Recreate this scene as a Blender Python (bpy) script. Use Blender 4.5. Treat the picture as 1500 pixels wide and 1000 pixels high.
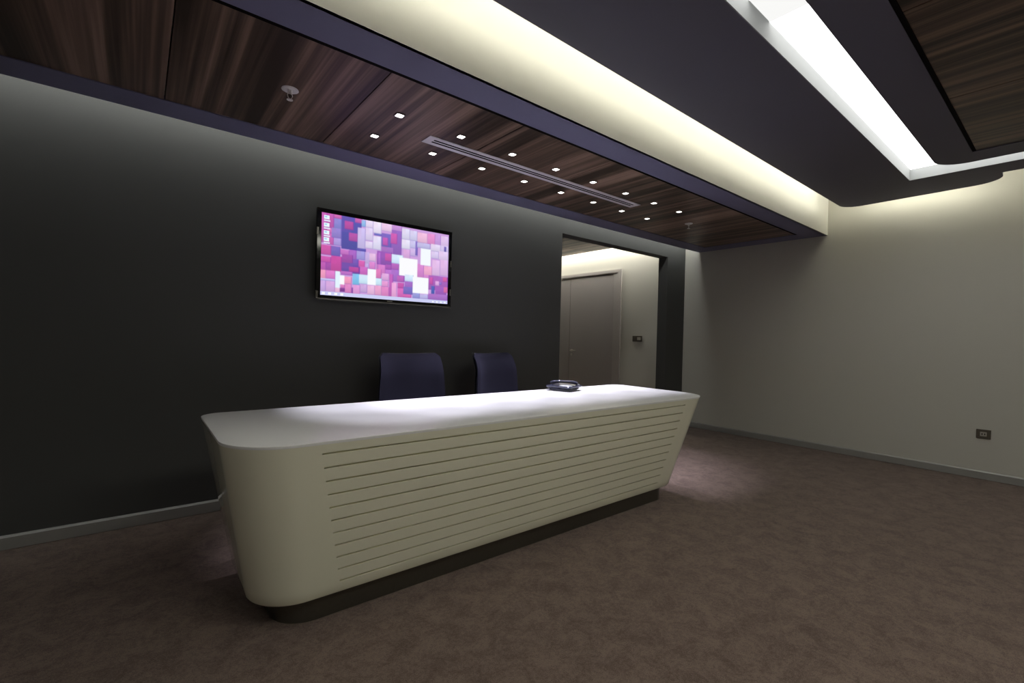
import bpy, bmesh, math, random
from mathutils import Vector, Matrix

random.seed(7)
scene = bpy.context.scene
C = scene.collection
for o in list(bpy.data.objects):
    bpy.data.objects.remove(o)

# ------------------------------------------------------------------ camera
cam_d = bpy.data.cameras.new('camera')
cam = bpy.data.objects.new('camera', cam_d)
C.objects.link(cam)
cam_d.sensor_width = 36.0
cam_d.lens = 676.275 / 1500 * 36.0
cam_d.clip_start = 0.05
_yaw, _pitch, _roll = 0.6797, -0.0100, 0.0246
_f = Vector((math.sin(_yaw) * math.cos(_pitch), math.cos(_yaw) * math.cos(_pitch), math.sin(_pitch)))
_r = Vector((math.cos(_yaw), -math.sin(_yaw), 0))
_u = _r.cross(_f)
_r2 = _r * math.cos(_roll) + _u * math.sin(_roll)
_u2 = -_r * math.sin(_roll) + _u * math.cos(_roll)
_m = Matrix((_r2, _u2, -_f)).transposed().to_4x4()
_m.translation = Vector((-6.0414, -3.5910, 1.2))
cam.matrix_world = _m
scene.camera = cam

# ------------------------------------------------------------------ world, light levels, exposure
w = bpy.data.worlds.new('world')
scene.world = w
w.use_nodes = True
w.node_tree.nodes['Background'].inputs[0].default_value = (0, 0, 0, 1)
w.node_tree.nodes['Background'].inputs[1].default_value = 0.0

COVE_L = 8.8        # strips on top of the raft edges (warm white)
SLOT_L = 4.0          # luminous panels of the ceiling channel
WASH_L = 14.0         # strip in the slot above the dark wall
REAR_L = 42.0         # strip in the corridor cove
SPOT_W = 75.0        # each downlight
SPOT_DEG = 44.0
FILL_L = 11.0        # added unseen fill panels, flush in the raft, above and behind the viewpoint
COVE_C = (1.0, 0.98, 0.82)
SLOT_C = (1.0, 1.0, 0.98)
FILL_C = (1.0, 0.985, 0.86)
WASH_C = (0.98, 1.0, 0.97)
REAR_C = (1.0, 0.98, 0.88)
SPOT_C = (0.86, 0.84, 1.0)

vs = scene.view_settings
vs.view_transform = 'Standard'
vs.look = 'None'
vs.gamma = 1.0
vs.use_curve_mapping = False
vs.exposure = 0.0
scene.cycles.use_denoising = True
scene.cycles.max_bounces = 10
scene.cycles.diffuse_bounces = 7
scene.cycles.glossy_bounces = 4
scene.cycles.sample_clamp_indirect = 12.0
scene.cycles.caustics_reflective = False
scene.cycles.caustics_refractive = False


# ------------------------------------------------------------------ materials
def srgb(r, g, b):
    f = lambda c: (c / 255 / 12.92) if c / 255 <= 0.04045 else ((c / 255 + 0.055) / 1.055) ** 2.4
    return (f(r), f(g), f(b))


def mat(name, col, rough=0.6, metal=0.0, spec=0.5, noise=None, bump=None, coat=0.0):
    """principled with procedural tone variation and optional fine bump"""
    m = bpy.data.materials.new(name)
    m.use_nodes = True
    nt = m.node_tree
    b = nt.nodes['Principled BSDF']
    b.inputs['Roughness'].default_value = rough
    b.inputs['Metallic'].default_value = metal
    b.inputs['Specular IOR Level'].default_value = spec
    b.inputs['Coat Weight'].default_value = coat
    sc, amt = noise if noise else (6.0, 0.03)
    geo = nt.nodes.new('ShaderNodeNewGeometry')
    n = nt.nodes.new('ShaderNodeTexNoise')
    n.inputs['Scale'].default_value = sc
    n.inputs['Detail'].default_value = 3.0
    nt.links.new(geo.outputs['Position'], n.inputs['Vector'])
    rp = nt.nodes.new('ShaderNodeMix')
    rp.data_type = 'RGBA'
    rp.inputs[6].default_value = tuple(c * (1 - amt) for c in col) + (1,)
    rp.inputs[7].default_value = tuple(min(1, c * (1 + amt)) for c in col) + (1,)
    nt.links.new(n.outputs['Fac'], rp.inputs[0])
    nt.links.new(rp.outputs[2], b.inputs['Base Color'])
    if bump:
        bs, bd = bump
        n2 = nt.nodes.new('ShaderNodeTexNoise')
        n2.inputs['Scale'].default_value = bs
        n2.inputs['Detail'].default_value = 2.0
        nt.links.new(geo.outputs['Position'], n2.inputs['Vector'])
        bp = nt.nodes.new('ShaderNodeBump')
        bp.inputs['Strength'].default_value = 0.4
        bp.inputs['Distance'].default_value = bd
        nt.links.new(n2.outputs['Fac'], bp.inputs['Height'])
        nt.links.new(bp.outputs['Normal'], b.inputs['Normal'])
    return m


def emit(name, col, strength):
    m = bpy.data.materials.new(name)
    m.use_nodes = True
    nt = m.node_tree
    for n in list(nt.nodes):
        if n.type == 'BSDF_PRINCIPLED':
            nt.nodes.remove(n)
    e = nt.nodes.new('ShaderNodeEmission')
    e.inputs[0].default_value = tuple(col) + (1,)
    e.inputs[1].default_value = strength
    nt.links.new(e.outputs[0], nt.nodes['Material Output'].inputs[0])
    return m


def wood_mat(name, dark, mid, light, xs=10.0, rough=0.42):
    m = bpy.data.materials.new(name)
    m.use_nodes = True
    nt = m.node_tree
    N, L = nt.nodes, nt.links
    b = N['Principled BSDF']
    b.inputs['Roughness'].default_value = rough
    b.inputs['Specular IOR Level'].default_value = 0.3
    geo = N.new('ShaderNodeNewGeometry')
    oi = N.new('ShaderNodeObjectInfo')
    mul = N.new('ShaderNodeMath'); mul.operation = 'MULTIPLY'; mul.inputs[1].default_value = 37.0
    L.new(oi.outputs['Random'], mul.inputs[0])
    comb = N.new('ShaderNodeCombineXYZ')
    L.new(mul.outputs[0], comb.inputs[2])
    add = N.new('ShaderNodeVectorMath'); add.operation = 'ADD'
    L.new(geo.outputs['Position'], add.inputs[0]); L.new(comb.outputs[0], add.inputs[1])
    mp = N.new('ShaderNodeMapping'); mp.inputs['Scale'].default_value = (xs, 0.24, 1.0)
    L.new(add.outputs[0], mp.inputs['Vector'])
    n1 = N.new('ShaderNodeTexNoise'); n1.inputs['Scale'].default_value = 1.0
    n1.inputs['Detail'].default_value = 3.0; n1.inputs['Roughness'].default_value = 0.55
    n1.inputs['Distortion'].default_value = 0.12
    L.new(mp.outputs[0], n1.inputs['Vector'])
    mp2 = N.new('ShaderNodeMapping'); mp2.inputs['Scale'].default_value = (xs * 8, 0.7, 1.0)
    L.new(add.outputs[0], mp2.inputs['Vector'])
    n2 = N.new('ShaderNodeTexNoise'); n2.inputs['Scale'].default_value = 1.0; n2.inputs['Detail'].default_value = 4.0
    L.new(mp2.outputs[0], n2.inputs['Vector'])
    mx = N.new('ShaderNodeMath'); mx.operation = 'MULTIPLY_ADD'; mx.inputs[1].default_value = 0.28
    L.new(n2.outputs['Fac'], mx.inputs[0]); L.new(n1.outputs['Fac'], mx.inputs[2])
    cr = N.new('ShaderNodeValToRGB')
    cr.color_ramp.elements[0].position = 0.50; cr.color_ramp.elements[0].color = dark + (1,)
    cr.color_ramp.elements[1].position = 0.80; cr.color_ramp.elements[1].color = light + (1,)
    e = cr.color_ramp.elements.new(0.63); e.color = mid + (1,)
    L.new(mx.outputs[0], cr.inputs[0]); L.new(cr.outputs[0], b.inputs['Base Color'])
    return m


def carpet_mat():
    m = bpy.data.materials.new('carpet_brown')
    m.use_nodes = True
    nt = m.node_tree
    N, L = nt.nodes, nt.links
    b = N['Principled BSDF']
    b.inputs['Roughness'].default_value = 0.95
    b.inputs['Specular IOR Level'].default_value = 0.1
    b.inputs['Sheen Weight'].default_value = 0.15
    geo = N.new('ShaderNodeNewGeometry')

    def noise(scale, detail, dist=0.0, rough=0.6):
        n = N.new('ShaderNodeTexNoise')
        n.inputs['Scale'].default_value = scale; n.inputs['Detail'].default_value = detail
        n.inputs['Distortion'].default_value = dist; n.inputs['Roughness'].default_value = rough
        L.new(geo.outputs['Position'], n.inputs['Vector'])
        return n
    a = noise(9.0, 8.0, 0.7, 0.74)
    c = noise(60.0, 4.0, 0.2, 0.75)
    g = noise(240.0, 2.0)
    m1 = N.new('ShaderNodeMath'); m1.operation = 'MULTIPLY_ADD'; m1.inputs[1].default_value = 0.7
    L.new(c.outputs['Fac'], m1.inputs[0]); L.new(a.outputs['Fac'], m1.inputs[2])
    m2 = N.new('ShaderNodeMath'); m2.operation = 'MULTIPLY_ADD'; m2.inputs[1].default_value = 0.55
    L.new(g.outputs['Fac'], m2.inputs[0]); L.new(m1.outputs[0], m2.inputs[2])
    cr = N.new('ShaderNodeValToRGB')
    cr.color_ramp.elements[0].position = 0.76; cr.color_ramp.elements[0].color = (0.086, 0.058, 0.048, 1)
    cr.color_ramp.elements[1].position = 1.0; cr.color_ramp.elements[1].color = (0.165, 0.119, 0.097, 1)
    # ramp clamps at 1: bring the sum into range first
    sc_ = N.new('ShaderNodeMath'); sc_.operation = 'MULTIPLY'; sc_.inputs[1].default_value = 0.795
    L.new(m2.outputs[0], sc_.inputs[0]); L.new(sc_.outputs[0], cr.inputs[0])
    L.new(cr.outputs[0], b.inputs['Base Color'])
    bp = N.new('ShaderNodeBump'); bp.inputs['Strength'].default_value = 0.5; bp.inputs['Distance'].default_value = 0.004
    L.new(g.outputs['Fac'], bp.inputs['Height']); L.new(bp.outputs['Normal'], b.inputs['Normal'])
    return m


def fabric_mat(name, col):
    m = mat(name, col, 0.9, spec=0.2, noise=(300.0, 0.35), bump=(900.0, 0.001))
    m.node_tree.nodes['Principled BSDF'].inputs['Sheen Weight'].default_value = 0.12
    m.node_tree.nodes['Principled BSDF'].inputs['Sheen Tint'].default_value = (0.5, 0.5, 0.8, 1)
    return m


M = {}
M['wall_dark'] = mat('paint_charcoal', (0.068, 0.069, 0.067), 0.75, spec=0.25, noise=(1.5, 0.06), bump=(180.0, 0.0006))
M['wall_light'] = mat('paint_offwhite', (0.51, 0.50, 0.45), 0.8, spec=0.2, noise=(1.2, 0.02), bump=(180.0, 0.0005))
M['white'] = mat('paint_white', (0.80, 0.79, 0.74), 0.8, spec=0.2)
M['channel'] = mat('paint_channel_grey', (0.36, 0.37, 0.365), 0.7, spec=0.2)
M['slate_lit'] = mat('paint_slate_violet_lit', (0.205, 0.203, 0.315), 0.7, spec=0.25, noise=(2.0, 0.03))  # raft paint lightened and blued: bounce from the lit desk put into the colour
M['slate'] = mat('paint_slate_violet', (0.136, 0.132, 0.170), 0.7, spec=0.25, noise=(2.0, 0.03))
M['gap'] = mat('shadow_gap_black', (0.008, 0.007, 0.007), 0.9, spec=0.05)
M['wood'] = wood_mat('walnut_veneer', (0.046, 0.031, 0.022), (0.128, 0.083, 0.060), (0.335, 0.222, 0.168), xs=9.0)
M['wood_raft'] = wood_mat('walnut_veneer_raft', (0.030, 0.019, 0.013), (0.105, 0.065, 0.044), (0.240, 0.152, 0.105), xs=15.0)
M['carpet'] = carpet_mat()
M['alu'] = mat('baseboard_aluminium', (0.34, 0.34, 0.325), 0.38, metal=0.35)
M['desk'] = mat('solid_surface_ivory', (0.80, 0.785, 0.635), 0.05, spec=0.5, noise=(2.0, 0.02), bump=(5.0, 0.0006))
M['desk_top'] = mat('solid_surface_white', (0.75, 0.75, 0.74), 0.30, spec=0.5, noise=(2.0, 0.02))
M['plinth'] = mat('plinth_steel', (0.16, 0.155, 0.13), 0.28, metal=0.85, noise=(60.0, 0.1))
M['navy'] = fabric_mat('chair_fabric_navy', (0.016, 0.015, 0.028))
M['black_plastic'] = mat('black_plastic', (0.010, 0.010, 0.011), 0.35)
M['chrome'] = mat('chrome', (0.65, 0.65, 0.66), 0.15, metal=1.0)
M['tv_black'] = mat('tv_gloss_black', (0.004, 0.004, 0.005), 0.08, spec=0.5)
M['tv_trim'] = mat('tv_smoked_edge', (0.20, 0.19, 0.17), 0.2, metal=0.6)
M['grille'] = mat('diffuser_aluminium', (0.80, 0.78, 0.82), 0.5, metal=0.0)
M['sprinkler'] = mat('sprinkler_white_metal', (0.82, 0.80, 0.80), 0.4, metal=0.0)
M['door'] = mat('door_greige', (0.33, 0.305, 0.295), 0.5, spec=0.3, noise=(3.0, 0.03))
M['door_frame'] = mat('door_frame_greige', (0.38, 0.355, 0.34), 0.45, spec=0.3)
M['steel'] = mat('brushed_steel', (0.55, 0.52, 0.48), 0.3, metal=1.0)
M['plate'] = mat('plate_bronze', (0.11, 0.095, 0.075), 0.35, metal=0.3)
M['plate_face'] = mat('plate_insert_beige', (0.42, 0.39, 0.34), 0.4)
M['phone'] = mat('phone_dark_blue_grey', (0.028, 0.029, 0.048), 0.14, spec=0.6)
M['phone_face'] = mat('phone_face_pale', (0.75, 0.76, 0.80), 0.15)
M['tube_cove'] = emit('tube_cove', COVE_C, COVE_L)
M['panel_slot'] = emit('panel_slot', SLOT_C, SLOT_L)
M['panel_fill'] = emit('panel_fill', FILL_C, FILL_L)
M['tube_cove_side'] = emit('tube_cove_side', COVE_C, COVE_L * 1.6)
M['panel_slot_dim'] = emit('panel_slot_dim', SLOT_C, 0.95)
M['tube_wash'] = emit('tube_wash', WASH_C, WASH_L)
M['tube_rear'] = emit('tube_rear', REAR_C, REAR_L)
M['lens'] = emit('downlight_lens', (1.0, 0.97, 0.94), 6.0)


# ------------------------------------------------------------------ mesh helpers
class MB:
    def __init__(self):
        self.bm = bmesh.new()

    def box(self, x0, x1, y0, y1, z0, z1, bevel=0.0):
        r = bmesh.ops.create_cube(self.bm, size=1.0)
        for v in r['verts']:
            v.co = Vector((x0 + (v.co.x + .5) * (x1 - x0), y0 + (v.co.y + .5) * (y1 - y0), z0 + (v.co.z + .5) * (z1 - z0)))
        if bevel:
            es = list({e for v in r['verts'] for e in v.link_edges})
            bmesh.ops.bevel(self.bm, geom=es, offset=bevel, segments=2, affect='EDGES', profile=0.5)
        return self

    def prism(self, pts, z0, z1, holes=()):
        loops = [pts] + list(holes)
        for z, flip in ((z0, True), (z1, False)):
            edges = []
            for lp in loops:
                vs_ = [self.bm.verts.new((x, y, z)) for x, y in lp]
                edges += [self.bm.edges.new((vs_[i], vs_[(i + 1) % len(vs_)])) for i in range(len(vs_))]
            bmesh.ops.triangle_fill(self.bm, edges=edges, use_beauty=True, use_dissolve=False)
        for lp in loops:
            n = len(lp)
            a = [self.bm.verts.new((x, y, z0)) for x, y in lp]
            b = [self.bm.verts.new((x, y, z1)) for x, y in lp]
            for i in range(n):
                j = (i + 1) % n
                self.bm.faces.new((a[i], a[j], b[j], b[i]))
        bmesh.ops.remove_doubles(self.bm, verts=self.bm.verts, dist=1e-5)
        bmesh.ops.recalc_face_normals(self.bm, faces=self.bm.faces)
        return self

    def lathe(self, prof, cx=0, cy=0, n=24, cap=True):
        rings = []
        for r, z in prof:
            rings.append([self.bm.verts.new((cx + r * math.cos(2 * math.pi * i / n), cy + r * math.sin(2 * math.pi * i / n), z)) for i in range(n)])
        for a, b in zip(rings, rings[1:]):
            for i in range(n):
                j = (i + 1) % n
                self.bm.faces.new((a[i], a[j], b[j], b[i]))
        if cap:
            self.bm.faces.new(rings[0][::-1]); self.bm.faces.new(rings[-1])
        bmesh.ops.recalc_face_normals(self.bm, faces=self.bm.faces)
        return self

    def tube(self, pts, rad, n=10):
        pts = [Vector(p) for p in pts]
        rings = []
        for i, p in enumerate(pts):
            d = (pts[min(i + 1, len(pts) - 1)] - pts[max(i - 1, 0)]).normalized()
            up = Vector((0, 0, 1)) if abs(d.z) < 0.9 else Vector((1, 0, 0))
            s = d.cross(up).normalized(); t = s.cross(d)
            rr = rad[i] if isinstance(rad, (list, tuple)) else rad
            rings.append([self.bm.verts.new(p + (s * math.cos(2 * math.pi * k / n) + t * math.sin(2 * math.pi * k / n)) * rr) for k in range(n)])
        for a, b in zip(rings, rings[1:]):
            for k in range(n):
                j = (k + 1) % n
                self.bm.faces.new((a[k], a[j], b[j], b[k]))
        self.bm.faces.new(rings[0][::-1]); self.bm.faces.new(rings[-1])
        bmesh.ops.recalc_face_normals(self.bm, faces=self.bm.faces)
        return self

    def loft(self, rings, cap0=True, cap1=True):
        R = [[self.bm.verts.new(p) for p in ring] for ring in rings]
        n = len(R[0])
        for a, b in zip(R, R[1:]):
            for i in range(n):
                j = (i + 1) % n
                self.bm.faces.new((a[i], a[j], b[j], b[i]))
        if cap0: self.bm.faces.new(R[0][::-1])
        if cap1: self.bm.faces.new(R[-1])
        bmesh.ops.remove_doubles(self.bm, verts=self.bm.verts, dist=1e-5)
        bmesh.ops.dissolve_degenerate(self.bm, edges=self.bm.edges, dist=1e-6)
        bmesh.ops.recalc_face_normals(self.bm, faces=self.bm.faces)
        return self

    def build(self, name, m, parent=None, smooth=None):
        me = bpy.data.meshes.new(name)
        self.bm.to_mesh(me); self.bm.free()
        me.materials.append(M[m] if isinstance(m, str) else m)
        o = bpy.data.objects.new(name, me)
        C.objects.link(o)
        if parent: o.parent = parent
        if smooth is not None:
            for p in me.polygons: p.use_smooth = True
            try:
                me.set_sharp_from_angle(angle=math.radians(smooth))
            except Exception:
                pass
        return o


def empty(name, loc=(0, 0, 0), rz=0.0):
    o = bpy.data.objects.new(name, None)
    o.empty_display_size = 0.1
    C.objects.link(o)
    o.location = loc; o.rotation_euler.z = rz
    return o


def tag(o, label=None, cat=None, group=None, kind=None):
    if label: o['label'] = label
    if cat: o['category'] = cat
    if group: o['group'] = group
    if kind: o['kind'] = kind
    return o


def struct(o, label, cat):
    return tag(o, label, cat, kind='structure')


def round_poly(pts, radii, seg=10):
    """polygon with each corner replaced by a tangent arc"""
    out = []
    n = len(pts)
    for i in range(n):
        p = Vector(pts[i]); a = Vector(pts[i - 1]); b = Vector(pts[(i + 1) % n]); r = radii[i]
        if r <= 0:
            out.append((p.x, p.y)); continue
        da = (a - p).normalized(); db = (b - p).normalized()
        ang = da.angle(db)
        t = r / math.tan(ang / 2)
        p0 = p + da * t
        c = p + (da + db).normalized() * (r / math.sin(ang / 2))
        v0 = p0 - c; v1 = (p + db * t) - c
        a0 = math.atan2(v0.y, v0.x); a1 = math.atan2(v1.y, v1.x)
        d = a1 - a0
        while d > math.pi: d -= 2 * math.pi
        while d < -math.pi: d += 2 * math.pi
        for k in range(seg + 1):
            th = a0 + d * k / seg
            out.append((c.x + r * math.cos(th), c.y + r * math.sin(th)))
    return out


# ------------------------------------------------------------------ room shell
XL, YF, YR, ZC = -9.5, -7.0, 3.2, 2.95
ZS = 2.434         # underside of the timber soffit over the desk
ZR = 2.65          # underside of the suspended raft
WT = 0.142         # dark wall thickness
OX0, OX1, OZ = -2.470, -0.437, 2.341

struct(MB().box(XL - .1, .1, YF - .1, YR + .1, -.1, 0).build('floor', 'carpet'), 'mottled brown carpet floor', 'floor')
struct(MB().box(XL - .1, .1, YF - .1, YR + .1, ZC, ZC + .1).build('ceiling', 'white'), 'white upper ceiling above the suspended raft', 'ceiling')
b = MB().box(XL, OX0, 0, WT, 0, ZC).box(OX1, 0, 0, WT, 0, ZC).box(OX0, OX1, 0, WT, OZ, ZC)
struct(b.build('wall_back', 'wall_dark'), 'charcoal painted wall behind the desk with a wide opening', 'wall')
struct(MB().box(0, .1, YF, YR, 0, ZC).build('wall_right', 'wall_light'), 'off-white wall on the right running on behind the opening', 'wall')
struct(MB().box(XL - .1, XL, YF, YR, 0, ZC).build('wall_left', 'wall_light'), 'off-white wall closing the room on the left', 'wall')
struct(MB().box(XL, 0, YF - .1, YF, 0, ZC).build('wall_front', 'wall_light'), 'off-white wall behind the camera', 'wall')
struct(MB().box(XL, 0, YR, YR + .1, 0, ZC).build('wall_corridor', 'wall_light'), 'off-white end wall of the corridor beyond the opening', 'wall')
struct(MB().box(-4.6, -4.5, WT, YR, 0, ZC).build('wall_corridor_side', 'wall_light'), 'off-white side wall of the corridor beyond the opening', 'wall')


def baseboard(name, x0, x1, y0, y1, axis, label):
    """aluminium skirting: body with a chamfered, slightly recessed top lip"""
    H, T, ch = 0.076, 0.018, 0.010
    prof = [(0, 0.003), (T, 0.003), (T, H - ch), (T - ch, H), (0, H)]
    bm = MB()
    if axis == 'x':
        rings = [[(x, -d, z) for d, z in prof] for x in (x0, x1)]
    else:
        rings = [[(-d, y, z) for d, z in prof] for y in (y0, y1)]
    bm.loft(rings)
    return struct(bm.build(name, 'alu'), label, 'baseboard')


baseboard('baseboard_back', XL, OX0, 0, 0, 'x', 'grey metal baseboard along the charcoal wall left of the opening')
baseboard('baseboard_back_end', OX1, -.02, 0, 0, 'x', 'short grey metal baseboard right of the opening')
baseboard('baseboard_right', 0, 0, YF, -.02, 'y', 'grey metal baseboard along the off-white right wall')
baseboard('baseboard_corridor', 0, 0, WT, 1.08, 'y', 'grey metal baseboard in the corridor beside the door')


# ---- timber soffit over the desk
S0, S1 = -1.744, -0.207           # outer and inner edges (Y)
W0, W1, WX = -1.528, -0.430, -0.253
soffit = struct(empty('ceiling_soffit', (0, 0, 0)), 'lowered ceiling band over the desk, violet-grey frame with walnut panels', 'ceiling')
fr = MB().box(XL, 0, S0 + .002, W0, ZS, ZS + .03).box(XL, 0, W1, S1, ZS, ZS + .03).box(WX, 0, W0, W1, ZS, ZS + .03)
fr.build('soffit_frame', 'slate_lit', soffit)
MB().box(XL, 0, S0, S0 + .02, ZS, ZC).build('soffit_fascia', 'white', soffit)
MB().box(XL, 0, S1 - .02, S1, ZS + .03, ZC).build('soffit_inner_fascia', 'white', soffit)
MB().box(XL, WX, W0, W0 + .027, ZS + .003, ZS + .03).build('shadow_gap', 'gap', soffit)
xs_ = [-9.25 + .825 * i for i in range(11)] + [WX]
xs_ = [XL] + [x for x in xs_ if x < WX - .3] + [WX]
for a, c in zip(xs_, xs_[1:]):
    MB().box(a + .003, c - .003, W0 + .028, W1, ZS + .006, ZS + .030).build('wood_panel', 'wood', soffit)
MB().box(XL + .1, -.01, -.206, -.172, 2.600, 2.632).build('cove_strip', 'tube_wash', soffit)

# ---- suspended raft with the bright channel and the walnut centre
raft = struct(empty('ceiling_raft', (0, 0, 0)), 'suspended dark violet ceiling raft with a bright light channel', 'ceiling')
RXL, RYF = -8.3, -6.2
outer = round_poly([(RXL, -1.955), (-.212, -1.955), (-.258, -3.136), (-.54, -3.136), (-.54, RYF), (RXL, RYF)],
                   [.2, .15, .20, 0, .2, .2], 14)
CX1, CY1, CX0, CY0 = -.824, -2.604, -7.6, -5.5      # channel outer rectangle
HB = .005                                           # thickness of the white lining boards
hole = [(CX0 - HB, CY1 + HB), (CX1 + HB, CY1 + HB), (CX1 + HB, CY0 - HB), (CX0 - HB, CY0 - HB)]
MB().prism(outer, ZR, ZR + .035, [hole]).build('raft_frame', 'slate', raft)
IX1, IY1, IX0, IY0 = -1.012, -2.820, -7.41, -5.29
inner = round_poly([(IX0, IY1), (IX1, IY1), (IX1, IY0), (IX0, IY0)], [.19] * 4, 14)
WX1, WY1, WX0, WY0 = -1.262, -3.042, -7.16, -5.07
MB().prism(inner, ZR, ZR + .025, [[(WX0, WY1), (WX1, WY1), (WX1, WY0), (WX0, WY0)]]).build('raft_centre_frame', 'slate', raft)
MB().box(WX0, WX1, WY1 - .020, WY1, ZR + .003, ZR + .025).build('shadow_gap', 'gap', raft)
MB().box(IX0 + .2, IX1 - .2, IY0 + .2, IY1 - .2, ZR + .025, ZR + .04).build('raft_backing', 'gap', raft)
x = WX1
while x > WX0 + .05:
    x2 = max(WX0, x - 1.104)
    MB().box(x2 + .004, x - .004, WY0, WY1 - .021, ZR + .006, ZR + .024).build('wood_panel', 'wood_raft', raft)
    x = x2
CZ = 2.755
MB().box(CX0 - .02, CX1 + .02, CY0 - .02, CY1 + .02, CZ, CZ + .02).build('channel_ceiling', 'channel', raft)
sd = MB()
sd.box(CX0 - HB, CX1 + HB, CY1, CY1 + HB, ZR, CZ).box(CX0 - HB, CX1 + HB, CY0 - HB, CY0, ZR, CZ)
sd.box(CX1, CX1 + HB, CY0, CY1, ZR, CZ).box(CX0 - HB, CX0, CY0, CY1, ZR, CZ)
sd.build('channel_side', 'channel', raft)
PZ0, PZ1 = CZ - .012, CZ - .001
for px0, px1, py0, py1 in ((-3.70, CX1 - .004, CY1 - .24, CY1 - .004), (CX0 + .004, -3.92, CY1 - .24, CY1 - .004),
                           (CX1 - .24, CX1 - .004, CY0 + .25, CY1 - .25), (CX0 + .004, CX0 + .24, CY0 + .25, CY1 - .25),
                           (CX0 + .004, CX1 - .004, CY0 + .004, CY0 + .24)):
    MB().box(px0, px1, py0, py1, PZ0, PZ1).build('light_panel', 'panel_slot', raft)
MB().box(-3.92, -3.70, CY1 - .24, CY1 - .004, PZ0, PZ1).build('light_panel', 'panel_slot_dim', raft)      # joint between two lamp runs
for px, py in ((-5.3, -4.3), (-4.5, -4.3), (-3.7, -4.3)):  # added fill panels, out of view, to brighten desk front and floor
    MB().box(px - .30, px + .30, py - .30, py + .30, ZR - .002, ZR + .0055).build('light_panel', 'panel_fill', raft)
# cove tubes on top of the raft edges
SZa, SZb = ZR + .040, ZR + .090
MB().box(RXL + .3, -.42, -2.09, -2.00, SZa, SZb).build('cove_strip', 'tube_cove', raft)
MB().box(-.345, -.262, -2.98, -2.14, SZa + .012, SZb + .012).build('cove_strip', 'tube_cove_side', raft)
MB().box(-.69, -.60, RYF + .3, -3.20, SZa, SZb).build('cove_strip', 'tube_cove', raft)

# ---- corridor ceiling beyond the opening
rear = struct(empty('ceiling_corridor', (0, 0, 0)), 'walnut ceiling of the corridor with a light cove along its wall', 'ceiling')
for k in range(4):
    y0 = WT + k * .765
    MB().box(-4.5, -.205, y0 + .002, y0 + .763, 2.65, 2.67).build('wood_panel', 'wood', rear)
MB().box(-.190, -.015, WT + .1, YR - .1, 2.930, 2.945).build('cove_strip', 'tube_rear', rear)


# ------------------------------------------------------------------ reception desk
def desk_plan(x0, x1, yf, yb, rf, rb, seg=14):
    """closed plan loop, counter-clockwise from the front left; the front edge carries groove stops"""
    return round_poly([(x0, yf), (x1, yf), (x1, yb), (x0, yb)], [rf, rf, rb, rb], seg)


desk = empty('reception_desk', (-4.22, -1.35, 0))
tag(desk, 'long ivory reception desk with tapering sides, rounded corners and grooved front', 'desk')
DZ, DB = 0.792, 0.110
TOP = dict(x0=-5.812, x1=-2.640, yf=-1.820, yb=-.917)
BOT = dict(x0=-5.690, x1=-2.795, yf=-1.653, yb=-1.06)


def lerp(a, b_, t): return a + (b_ - a) * t


def ring_at(z, push=0.0, cut=False, grow=0.0):
    t = (DZ - z) / (DZ - DB)
    x0, x1, yf, yb = (lerp(TOP[k], BOT[k], t) for k in ('x0', 'x1', 'yf', 'yb'))
    x0 -= grow; x1 += grow; yf -= grow; yb += grow
    rf = lerp(.225, .19, t); rb = lerp(.09, .07, t)
    pts = desk_plan(x0, x1, yf, yb, rf, rb)
    k = 15                                  # first arc = front-left corner (seg+1 points)
    gl = lerp(-5.512, -5.366, t); gr = lerp(-2.978, -3.098, t)
    stops = [(gl, yf), (gl, yf + push), (gr, yf + push), (gr, yf)]
    pts = pts[:k] + stops + pts[k:]
    return [(px - desk.location.x, py - desk.location.y, z) for px, py in pts]


zs_g = [0.743 - .0576 * i for i in range(11)]
gh, gd = 0.0036, 0.014
rings = [ring_at(DZ - .012)]
for zg in zs_g:
    rings += [ring_at(zg + gh), ring_at(zg + gh, gd), ring_at(zg - gh, gd), ring_at(zg - gh)]
rings += [ring_at(DB + .012), ring_at(DB + .004, grow=-.003), ring_at(DB, grow=-.010)]
MB().loft(rings).build('desk_body', 'desk', desk, smooth=30)
tr = [ring_at(DZ - .012), ring_at(DZ - .004), ring_at(DZ - .001, grow=-.001), ring_at(DZ, grow=-.004)]
MB().loft(tr).build('desk_top', 'desk_top', desk, smooth=40)
pp = round_poly([(-5.60, -1.603), (-2.885, -1.603), (-2.885, -1.11), (-5.60, -1.11)], [.15, .12, .06, .06], 12)
pp = [(a - desk.location.x, c - desk.location.y) for a, c in pp]
MB().prism(pp, 0.0, DB + .004).build('desk_plinth', 'plinth', desk, smooth=40)


# ------------------------------------------------------------------ wall television
tv = empty('television', (-4.4775, 0, 1.777))
tag(tv, 'flat black wall television showing a pink and violet block pattern', 'television')
TX0, TX1, TZ0, TZ1 = -.5695, .5695, -.3305, .3305
MB().box(TX0 + .02, TX1 - .02, -.05, -.012, TZ0 + .02, TZ1 - .02, .006).build('tv_housing', 'black_plastic', tv)
MB().box(-.2, .2, -.012, 0, -.15, .15).build('wall_bracket', 'black_plastic', tv)
SX0, SX1, SZ0, SZ1 = -.537, .537, -.303, .300
bz = MB()
bz.box(TX0, TX1, -.08, -.05, SZ1, TZ1, .003).box(TX0, TX1, -.08, -.05, TZ0, SZ0, .003)
bz.box(TX0, SX0, -.08, -.05, SZ0, SZ1, .003).box(SX1, TX1, -.08, -.05, SZ0, SZ1, .003)
bz.build('bezel', 'tv_black', tv)
MB().box(TX0 + .01, TX1 - .006, -.083, -.072, TZ0 - .006, TZ0 + .006, .003).build('bezel_trim', 'tv_trim', tv)
MB().box(-.022, .022, -.0815, -.079, TZ0 + .011, TZ0 + .019).build('emblem', 'chrome', tv)
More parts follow.
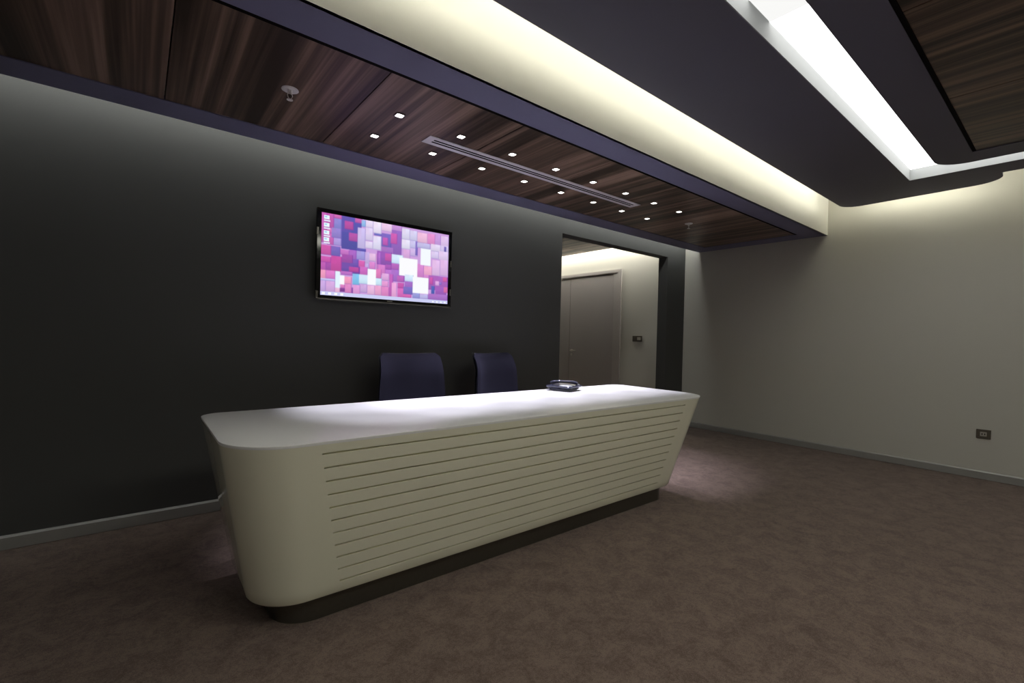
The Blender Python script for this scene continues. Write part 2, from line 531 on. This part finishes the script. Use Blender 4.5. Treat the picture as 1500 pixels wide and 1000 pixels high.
for cx_, cz_ in ((TX0 + .006, TZ0 + .03), (TX0 + .006, .16), (TX1 - .006, .05), (TX1 - .006, -.2)):
    MB().box(cx_ - .008, cx_ + .008, -.083, -.05, cz_ - .028, cz_ + .028, .004).build('corner_film', 'tv_trim', tv)

# blocks of the wallpaper: left, top, right, bottom (measured on a slanted view of the screen), red, green, blue
BLOCKS = [
    (112, 175, 160, 420, 200, 90, 180), (160, 180, 215, 300, 195, 85, 175), (215, 190, 275, 225, 210, 100, 180),
    (215, 225, 275, 310, 140, 130, 210), (160, 300, 215, 345, 215, 110, 185), (160, 345, 215, 440, 205, 95, 180),
    (195, 305, 275, 385, 150, 125, 205), (215, 385, 275, 450, 175, 150, 220), (275, 205, 435, 480, 90, 75, 170),
    (300, 245, 375, 315, 185, 70, 160), (335, 345, 410, 410, 180, 75, 165), (385, 215, 440, 260, 200, 90, 175),
    (435, 235, 470, 290, 150, 185, 235), (470, 235, 535, 300, 235, 215, 245), (535, 250, 600, 345, 240, 225, 248),
    (600, 260, 690, 330, 240, 200, 235), (690, 280, 765, 330, 200, 140, 215), (410, 300, 470, 480, 205, 185, 235),
    (470, 300, 535, 405, 225, 205, 240), (470, 410, 535, 470, 228, 210, 240), (535, 365, 600, 480, 228, 218, 245),
    (540, 345, 600, 365, 110, 105, 190), (600, 345, 680, 460, 120, 95, 190), (610, 375, 655, 440, 195, 85, 180),
    (680, 320, 765, 520, 150, 95, 190), (675, 340, 730, 430, 205, 85, 175), (600, 455, 705, 520, 165, 105, 190),
    (765, 300, 835, 390, 225, 215, 243), (835, 320, 895, 400, 215, 205, 240), (895, 335, 975, 420, 240, 185, 220),
    (975, 345, 1040, 430, 230, 140, 205), (1040, 355, 1085, 455, 200, 150, 220), (1085, 360, 1150, 460, 225, 190, 235),
    (765, 395, 840, 470, 232, 222, 245), (840, 400, 890, 465, 205, 195, 238), (780, 470, 840, 555, 220, 165, 220),
    (840, 465, 900, 530, 210, 180, 232), (880, 405, 897, 520, 130, 105, 195), (895, 420, 1000, 462, 195, 185, 230),
    (1005, 430, 1085, 490, 228, 210, 240), (1085, 440, 1150, 500, 215, 195, 238), (1115, 450, 1130, 495, 110, 90, 175),
    (1010, 490, 1070, 550, 220, 200, 238), (1070, 490, 1150, 560, 228, 200, 238), (112, 440, 195, 525, 205, 80, 165),
    (195, 450, 270, 530, 120, 95, 185), (270, 480, 345, 525, 200, 110, 195), (345, 480, 400, 560, 170, 95, 195),
    (400, 490, 470, 560, 165, 150, 220), (400, 465, 480, 490, 95, 80, 175), (470, 500, 510, 600, 200, 170, 225),
    (505, 510, 560, 575, 230, 185, 225), (560, 510, 580, 640, 215, 130, 205), (570, 490, 690, 600, 150, 80, 180),
    (635, 510, 690, 570, 200, 80, 170), (577, 500, 600, 600, 180, 100, 200), (112, 535, 195, 585, 205, 80, 170),
    (112, 585, 160, 650, 190, 85, 175), (160, 585, 200, 655, 165, 70, 165), (195, 530, 280, 660, 200, 70, 160),
    (280, 520, 370, 600, 160, 70, 165), (280, 590, 430, 690, 110, 70, 165), (340, 620, 425, 665, 185, 65, 155),
    (370, 560, 420, 620, 120, 80, 180), (420, 570, 470, 620, 215, 90, 175), (470, 590, 505, 640, 195, 165, 225),
    (430, 620, 495, 690, 205, 100, 190), (505, 580, 555, 640, 220, 130, 205), (580, 600, 640, 680, 215, 120, 200),
    (640, 600, 690, 640, 170, 80, 180), (690, 575, 750, 640, 185, 95, 190), (640, 640, 700, 690, 190, 110, 205),
    (690, 640, 750, 740, 170, 105, 200), (750, 660, 805, 740, 160, 100, 195), (735, 690, 790, 740, 190, 95, 185),
    (800, 730, 862, 800, 165, 100, 195), (112, 645, 155, 720, 240, 150, 190), (160, 650, 235, 720, 225, 120, 200),
    (275, 655, 370, 690, 190, 105, 195), (305, 700, 365, 765, 245, 150, 190), (112, 720, 235, 735, 200, 195, 240),
    (112, 735, 155, 825, 205, 165, 225), (155, 735, 235, 830, 215, 165, 222), (235, 795, 275, 835, 235, 180, 215),
    (275, 765, 310, 795, 220, 120, 190), (272, 795, 315, 828, 130, 50, 140), (315, 765, 367, 835, 225, 130, 195),
    (380, 770, 435, 845, 225, 150, 215), (365, 790, 380, 840, 140, 70, 165), (435, 765, 495, 835, 205, 165, 220),
    (495, 770, 555, 850, 235, 180, 220), (555, 770, 610, 855, 235, 160, 205), (610, 780, 672, 862, 225, 130, 195),
    (610, 670, 670, 730, 225, 165, 220), (610, 735, 665, 782, 230, 150, 210), (670, 680, 705, 865, 195, 90, 185),
    (692, 750, 735, 868, 238, 165, 218), (740, 750, 790, 790, 200, 80, 170), (740, 790, 790, 870, 215, 100, 185),
    (785, 780, 862, 840, 120, 100, 190), (785, 840, 855, 872, 215, 95, 175), (895, 590, 955, 710, 215, 130, 205),
    (955, 610, 1020, 690, 240, 165, 205), (1020, 560, 1085, 690, 228, 185, 232), (1085, 560, 1150, 690, 225, 180, 230),
    (955, 682, 1020, 722, 215, 130, 205), (990, 690, 1150, 810, 170, 90, 185), (1000, 700, 1030, 760, 205, 80, 170),
    (1050, 730, 1080, 770, 225, 165, 225), (1110, 700, 1145, 740, 215, 90, 165), (1080, 740, 1100, 760, 150, 110, 200),
    (1050, 780, 1140, 850, 160, 85, 185), (1120, 780, 1150, 830, 215, 100, 165), (1015, 770, 1045, 840, 80, 90, 180),
    (990, 840, 1150, 890, 170, 105, 195), (862, 830, 925, 875, 150, 150, 215), (925, 840, 990, 882, 190, 180, 230),
    (925, 465, 1005, 605, 245, 250, 255), (690, 520, 780, 590, 215, 232, 255), (750, 545, 897, 690, 252, 252, 255),
    (800, 680, 870, 735, 215, 230, 252), (862, 700, 990, 832, 250, 252, 255), (235, 660, 272, 790, 228, 245, 255),
    (270, 690, 307, 765, 252, 252, 255), (370, 680, 430, 768, 130, 190, 235), (425, 690, 610, 768, 210, 232, 250),
    (495, 640, 560, 765, 250, 252, 255), (560, 640, 605, 712, 225, 120, 185)]


def straighten(x, y):
    """slanted measurement -> 0..1 across and down the screen (its edges: left 172..850, right 352..920, 112..1150 wide)"""
    t = (x - 112) / 1038.0
    v = (y - lerp(172, 352, t)) / lerp(678, 568, t)
    u = t / (1.194 - 0.194 * t)                    # the nearer left side shows larger
    return u, v


GW, GH = 192, 108
grid = [[(0.62, 0.36, 0.74)] * GW for _ in range(GH)]


def paint(u0, v0, u1, v1, col):
    for j in range(max(0, v0), min(GH, v1)):
        for i in range(max(0, u0), min(GW, u1)):
            grid[j][i] = col


for bx0, by0, bx1, by1, cr_, cg_, cb_ in BLOCKS:
    mx_, my_ = (bx0 + bx1) / 2, (by0 + by1) / 2
    u0 = round(straighten(bx0, my_)[0] * GW); u1 = round(straighten(bx1, my_)[0] * GW)
    v0 = round(straighten(mx_, by0)[1] * GH); v1 = round(straighten(mx_, by1)[1] * GH)
    rgb = (cr_, cg_, cb_)
    col = srgb(*rgb)
    lum = sum(rgb) / 3
    edge = srgb(*[int(c * .72 + d * .28) for c, d in zip(rgb, (70, 60, 160))])
    if lum < 238:
        paint(u0, v0, u1, v1, edge)
        for jv in range(v0, max(v0 + 1, v1 - 1)):
            k_ = 1.12 - .30 * (jv - v0) / max(1, v1 - v0)
            paint(u0, jv, u1 - 1, jv + 1, (min(1, col[0] * k_ * .97 + .01), min(1, col[1] * k_ + .03), min(1, col[2] * k_ + .02)))
        hi = srgb(*[min(255, int(c * .85 + 38)) for c in rgb])
        paint(u0, v0, max(u0 + 1, (u0 + u1) // 2), max(v0 + 1, (v0 + v1) // 2), tuple((a + c) / 2 for a, c in zip(col, hi)))
    else:
        paint(u0, v0, u1, v1, col)
# soften the print a little
for _ in range(1):
    g2 = [row[:] for row in grid]
    for j in range(GH):
        for i in range(GW):
            acc = [0, 0, 0]; wt = 0
            for dj, di, k in ((0, 0, 4), (0, 1, 1), (0, -1, 1), (1, 0, 1), (-1, 0, 1)):
                jj, ii = j + dj, i + di
                if 0 <= jj < GH and 0 <= ii < GW:
                    c = grid[jj][ii]; wt += k
                    for t in range(3): acc[t] += c[t] * k
            g2[j][i] = tuple(a / wt for a in acc)
    grid = g2
paint(0, GH - 5, GW, GH, srgb(205, 208, 245))                     # task bar along the bottom
for k in range(4): paint(2 + k * 8, GH - 4, 6 + k * 8, GH - 1, srgb(250, 252, 255))
for k in range(4): paint(GW - 6 - k * 7, GH - 3, GW - 3 - k * 7, GH - 1, srgb(250, 252, 255))
for k, v in enumerate((3, 13, 23, 32)):                           # desktop icons in the left column
    paint(3, v, 10, v + 5, srgb(235, 250, 255)); paint(4, v + 1, 7, v + 3, srgb(170, 215, 245))
    paint(3, v + 6, 11, v + 8, srgb(225, 225, 245))
sb = bmesh.new()
vv = [[sb.verts.new((lerp(SX0, SX1, i / GW), -.0745, lerp(SZ1, SZ0, j / GH))) for i in range(GW + 1)] for j in range(GH + 1)]
ff = []
for j in range(GH):
    for i in range(GW):
        ff.append(sb.faces.new((vv[j][i], vv[j + 1][i], vv[j + 1][i + 1], vv[j][i + 1])))
sme = bpy.data.meshes.new('screen')
sb.to_mesh(sme); sb.free()
ca = sme.color_attributes.new('picture', 'FLOAT_COLOR', 'CORNER')
for p in sme.polygons:
    j, i = divmod(p.index, GW)
    for li in p.loop_indices:
        ca.data[li].color = grid[j][i] + (1,)
sm = emit('tv_screen', (1, 1, 1), 1.0)
at = sm.node_tree.nodes.new('ShaderNodeVertexColor'); at.layer_name = 'picture'
sm.node_tree.links.new(at.outputs[0], [n for n in sm.node_tree.nodes if n.type == 'EMISSION'][0].inputs[0])
sme.materials.append(sm)
scr = bpy.data.objects.new('screen', sme)
C.objects.link(scr); scr.parent = tv
scr['label'] = 'lit screen with overlapping pink, violet and white blocks'


# ------------------------------------------------------------------ office chairs behind the desk
def make_chair():
    t = empty('office_chair')
    # star base, five castors
    for k in range(5):
        a = 2 * math.pi * k / 5 + .3
        ex, ey = .27 * math.cos(a), .27 * math.sin(a)
        MB().tube([(0, 0, .105), (ex * .5, ey * .5, .095), (ex, ey, .078)], [.026, .020, .015], 8).build('base_arm', 'black_plastic', t, 50)
        c = MB()
        c.tube([(ex - .012 * math.sin(a), ey + .012 * math.cos(a), .028), (ex - .026 * math.sin(a), ey + .026 * math.cos(a), .028)], .028, 14)
        c.tube([(ex + .012 * math.sin(a), ey - .012 * math.cos(a), .028), (ex + .026 * math.sin(a), ey - .026 * math.cos(a), .028)], .028, 14)
        c.tube([(ex, ey, .03), (ex, ey, .08)], .010, 8)
        c.build('castor', 'black_plastic', t, 40)
    MB().lathe([(.032, .08), (.032, .24), (.020, .245), (.020, .43)]).build('gas_column', 'black_plastic', t, 40)
    MB().box(-.10, .10, -.12, .14, .415, .445, .01).build('tilt_mechanism', 'black_plastic', t)
    # seat cushion
    sp = round_poly([(-.245, -.27), (.245, -.27), (.235, .21), (-.235, .21)], [.09, .09, .07, .07], 8)
    R = []
    for z, s in ((.445, .93), (.458, .985), (.48, 1.0), (.50, .985), (.512, .94), (.516, .80)):
        R.append([(px * s, py * s - .01, z) for px, py in sp])
    MB().loft(R).build('seat', 'navy', t, 50)
    # backrest: concave panel with flared top lip

    def panel(off0, off1, inset, name, m):
        nu, nv = 20, 22
        bm = MB()
        def P(i, j, off):
            u = -1 + 2 * i / nu; v = j / nv
            hw = lerp(.285, .244, v) - inset
            # rounded top corners
            zt = .46 + inset + (.60 - 2 * inset) * v
            top = .46 + .60 - inset
            rc = .028
            d = top - zt
            if d < rc: hw -= rc - math.sqrt(max(0, rc * rc - (rc - d) ** 2))
            dbm = zt - (.46 + inset)
            if dbm < rc: hw -= rc - math.sqrt(max(0, rc * rc - (rc - dbm) ** 2))
            lip = max(0, (v - .72) / .28)
            y = .215 + .05 * v + .055 * lip ** 2 - .065 * (abs(u) ** 2.2) * (1 - .35 * lip) + .02 * math.sin(math.pi * v)
            edge = min(1.0, (1 - abs(u)) / .14, min(v, 1 - v) / .10)
            edge = math.sqrt(max(0, 1 - (1 - edge) ** 2))
            sag = .008 * lip * (1 - u * u)
            return (u * hw, y + (off0 + off1) / 2 + (off - (off0 + off1) / 2) * (.25 + .75 * edge), zt - sag)
        F = [[bm.bm.verts.new(P(i, j, off0)) for i in range(nu + 1)] for j in range(nv + 1)]
        B = [[bm.bm.verts.new(P(i, j, off1)) for i in range(nu + 1)] for j in range(nv + 1)]
        for j in range(nv):
            for i in range(nu):
                bm.bm.faces.new((F[j][i], F[j][i + 1], F[j + 1][i + 1], F[j + 1][i]))
                bm.bm.faces.new((B[j][i], B[j + 1][i], B[j + 1][i + 1], B[j][i + 1]))
        for j in range(nv):
            bm.bm.faces.new((F[j][0], F[j + 1][0], B[j + 1][0], B[j][0]))
            bm.bm.faces.new((F[j][nu], B[j][nu], B[j + 1][nu], F[j + 1][nu]))
        for i in range(nu):
            bm.bm.faces.new((F[0][i], B[0][i], B[0][i + 1], F[0][i + 1]))
            bm.bm.faces.new((F[nv][i], F[nv][i + 1], B[nv][i + 1], B[nv][i]))
        bmesh.ops.recalc_face_normals(bm.bm, faces=bm.bm.faces)
        return bm.build(name, m, t, 60)
    panel(-.036, 0.0, 0.004, 'backrest', 'navy')
    panel(.001, .014, 0.0, 'back_shell', 'black_plastic')
    MB().tube([(0, .10, .43), (0, .24, .44), (0, .29, .52), (0, .295, .66)], [.022, .022, .02, .018], 8).build('back_bracket', 'black_plastic', t, 50)
    return t


def copy_tree(o, parent=None):
    c = o.copy(); C.objects.link(c); c.parent = parent
    for ch in list(o.children): copy_tree(ch, c)
    return c


ch1 = make_chair()
ch2 = copy_tree(ch1)
ch1.location = (-4.435, -.60, 0); ch1.rotation_euler.z = math.radians(-4)
ch2.location = (-3.575, -.58, 0); ch2.rotation_euler.z = math.radians(11)
tag(ch1, 'navy fabric office chair behind the desk, directly below the television', 'chair', 'office chairs behind the desk')
tag(ch2, 'navy fabric office chair behind the desk, turned aside, nearer the opening', 'chair', 'office chairs behind the desk')

# ------------------------------------------------------------------ desk telephone
ph = empty('desk_telephone', (-3.44, -1.035, DZ), math.radians(17))
tag(ph, 'small dark blue-grey telephone on the white desk top', 'telephone')


def sq(h, z, r=.03): return [(a, c, z) for a, c in round_poly([(-h, -h), (h, -h), (h, h), (-h, h)], [r] * 4, 6)]


MB().loft([sq(.084, 0), sq(.084, .009), sq(.092, .011), sq(.113, .031), sq(.114, .036), sq(.108, .041), sq(.078, .037), sq(.066, .034)]).build('phone_base', 'phone', ph, 35)
MB().box(-.070, .012, -.070, .012, .035, .0385, .001).build('keypad', 'phone_face', ph)
hs = MB()
hp = []
for q_, z_ in ((-1.0, .048), (-.82, .058), (-.45, .064), (.45, .064), (.82, .058), (1.0, .048)):
    hp.append((.045 - .046 * q_ * 1.05, .024 + .0888 * q_ * 1.05, z_))
hs.tube(hp, [.013, .013, .009, .009, .013, .013], 12)
hs.build('handset', 'phone', ph, 50)
MB().box(.083, .099, -.085, -.062, .040, .050, .003).build('key', 'chrome', ph)

# ------------------------------------------------------------------ ceiling fittings
# linear air diffuser
gl_ = empty('air_diffuser', (-3.565, -.953, ZS + .006))
tag(gl_, 'long pale slot air diffuser set into the walnut ceiling between the downlights', 'vent')
LX, LY = 1.085, .058
g = MB()
g.box(-LX, LX, -LY, -.024, -.0045, .0).box(-LX, LX, .024, LY, -.0045, .0)
g.box(-LX, -LX + .05, -.024, .024, -.0045, .0).box(LX - .05, LX, -.024, .024, -.0045, .0)
g.build('diffuser_frame', 'grille', gl_)
MB().box(-LX + .05, LX - .05, -.006, .006, -.0045, .0).build('diffuser_blade', 'grille', gl_)
MB().box(-LX + .02, LX - .02, -.03, .03, -.0036, -.0002).build('diffuser_throat', 'gap', gl_)

# square downlights: two rows of eight
rows = ((-1.125, 'row nearer the room'), (-.767, 'row nearer the charcoal wall'))
ordn = ['first', 'second', 'third', 'fourth', 'fifth', 'sixth', 'seventh', 'last']
proto = None
for yy, rn in rows:
    for k in range(8):
        if proto is None:
            t = empty('downlight')
            rim = MB()
            rim.prism(round_poly([(-.028, -.028), (.028, -.028), (.028, .028), (-.028, .028)], [.008] * 4, 4), -.004, 0.0,
                      [round_poly([(-.021, -.021), (.021, -.021), (.021, .021), (-.021, .021)], [.008] * 4, 4)])
            rim.build('trim_ring', 'plate', t)
            MB().prism(round_poly([(-.021, -.021), (.021, -.021), (.021, .021), (-.021, .021)], [.008] * 4, 4), -.003, -.0005).build('lens', 'lens', t)
            ld = bpy.data.lights.new('downlight_lamp', 'SPOT')
            ld.energy = SPOT_W; ld.color = SPOT_C
            ld.spot_size = math.radians(SPOT_DEG); ld.spot_blend = 0.62
            ld.shadow_soft_size = 0.016
            lo = bpy.data.objects.new('lamp', ld); C.objects.link(lo)
            lo.parent = t; lo.location = (0, 0, -.022)
            proto = t
        else:
            t = copy_tree(proto)
        t.location = (-4.908 + .4113 * k, yy, ZS + .006)
        tag(t, '%s small square downlight from the left in the %s' % (ordn[k], rn), 'downlight', 'square downlights in the walnut ceiling')


def sprinkler(x, y, label, rz):
    t = empty('sprinkler_head', (x, y, ZS + .006), rz)
    tag(t, label, 'sprinkler', 'sprinkler heads')
    MB().lathe([(.040, 0), (.041, -.003), (.034, -.007), (.026, -.006), (.018, -.004)][::-1], n=28).build('escutcheon', 'sprinkler', t, 40)
    MB().lathe([(.009, -.022), (.011, -.016), (.011, -.003)], n=14).build('sprinkler_body', 'sprinkler', t, 40)
    a = MB()
    for s in (-1, 1):
        a.tube([(s * .009, 0, -.018), (s * .014, 0, -.030), (s * .010, 0, -.042), (s * .002, 0, -.050)], .0025, 6)
    a.build('yoke_arm', 'sprinkler', t, 50)
    MB().lathe([(.002, -.048), (.003, -.024)], n=8).build('glass_bulb', 'plate', t, 50)
    MB().lathe([(.015, -.054), (.015, -.051), (.004, -.049)], n=16).build('deflector', 'sprinkler', t, 40)


sprinkler(-5.455, -1.004, 'white round sprinkler head at the left end of the walnut ceiling', .3)
sprinkler(-1.55, -.948, 'small white sprinkler head near the right wall beyond the downlights', .3)

# ------------------------------------------------------------------ corridor door, switch and socket on the right wall
dr = struct(empty('door_1', (0, 1.75, 0)), 'greige double door with steel lever in the corridor', 'door')
DY0, DY1, DYm, DH = 1.255 - 1.75, 2.74 - 1.75, 2.235 - 1.75, 2.270
dfm = MB()
dfm.box(-.016, 0, DY0 - .15, DY0 - .075, 0, DH + .070).box(-.011, 0, DY0 - .075, DY0, 0, DH + .02)
dfm.box(-.016, 0, DY1, DY1 + .12, 0, DH + .070).box(-.016, 0, DY0 - .075, DY1, DH + .02, DH + .070).box(-.011, 0, DY0 - .0, DY1, DH, DH + .02)
dfm.build('door_frame', 'door_frame', dr)
lf = MB().box(-.007, 0, DY0 + .004, DYm - .004, .006, DH - .004).build('door_leaf', 'door', dr)
MB().box(-.007, 0, DYm + .004, DY1 - .004, .006, DH - .004).build('door_leaf', 'door', dr)
MB().box(-.002, 0, DYm - .006, DYm + .006, .006, DH - .004).build('door_gap', 'gap', dr)
hy = 2.165 - 1.75
MB().lathe([(.026, 0), (.026, .008), (.010, .010), (.010, .045)], n=18).build('lever_rose', 'steel', lf, 40)
rose = bpy.data.objects['lever_rose']; rose.location = (-.010, hy, .985); rose.rotation_euler = (0, -math.pi / 2, 0)
MB().tube([(-.050, hy, .985), (-.055, hy - .03, .987), (-.055, hy - .13, .985)], .010, 10).build('lever', 'steel', lf, 50)
MB().lathe([(.022, 0), (.022, .006), (.012, .007)], n=18).build('keyhole_rose', 'steel', lf, 40)
kr = bpy.data.objects['keyhole_rose']; kr.location = (-.010, hy, .915); kr.rotation_euler = (0, -math.pi / 2, 0)

swt = empty('light_switch', (0, .777, 1.219))
tag(swt, 'bronze double switch plate on the corridor wall beside the door', 'switch')
MB().box(-.010, 0, -.088, .088, -.045, .045, .003).build('switch_plate', 'plate', swt)
MB().box(-.014, -.009, -.066, -.004, -.022, .024, .002).build('rocker', 'plate_face', swt)
MB().box(-.013, -.009, .012, .066, -.022, .024, .002).build('rocker', 'plate', swt)

sk = empty('wall_socket', (0, -3.034, .415))
tag(sk, 'small dark socket plate with beige insert low on the right wall', 'socket')
MB().box(-.010, 0, -.048, .048, -.042, .042, .003).build('socket_plate', 'plate', sk)
MB().box(-.013, -.009, -.022, .022, -.019, .020, .002).build('socket_insert', 'plate_face', sk)
for s in (-.009, .009):
    MB().box(-.0135, -.0125, s - .003, s + .003, -.008, .008).build('pin_slot', 'gap', sk)
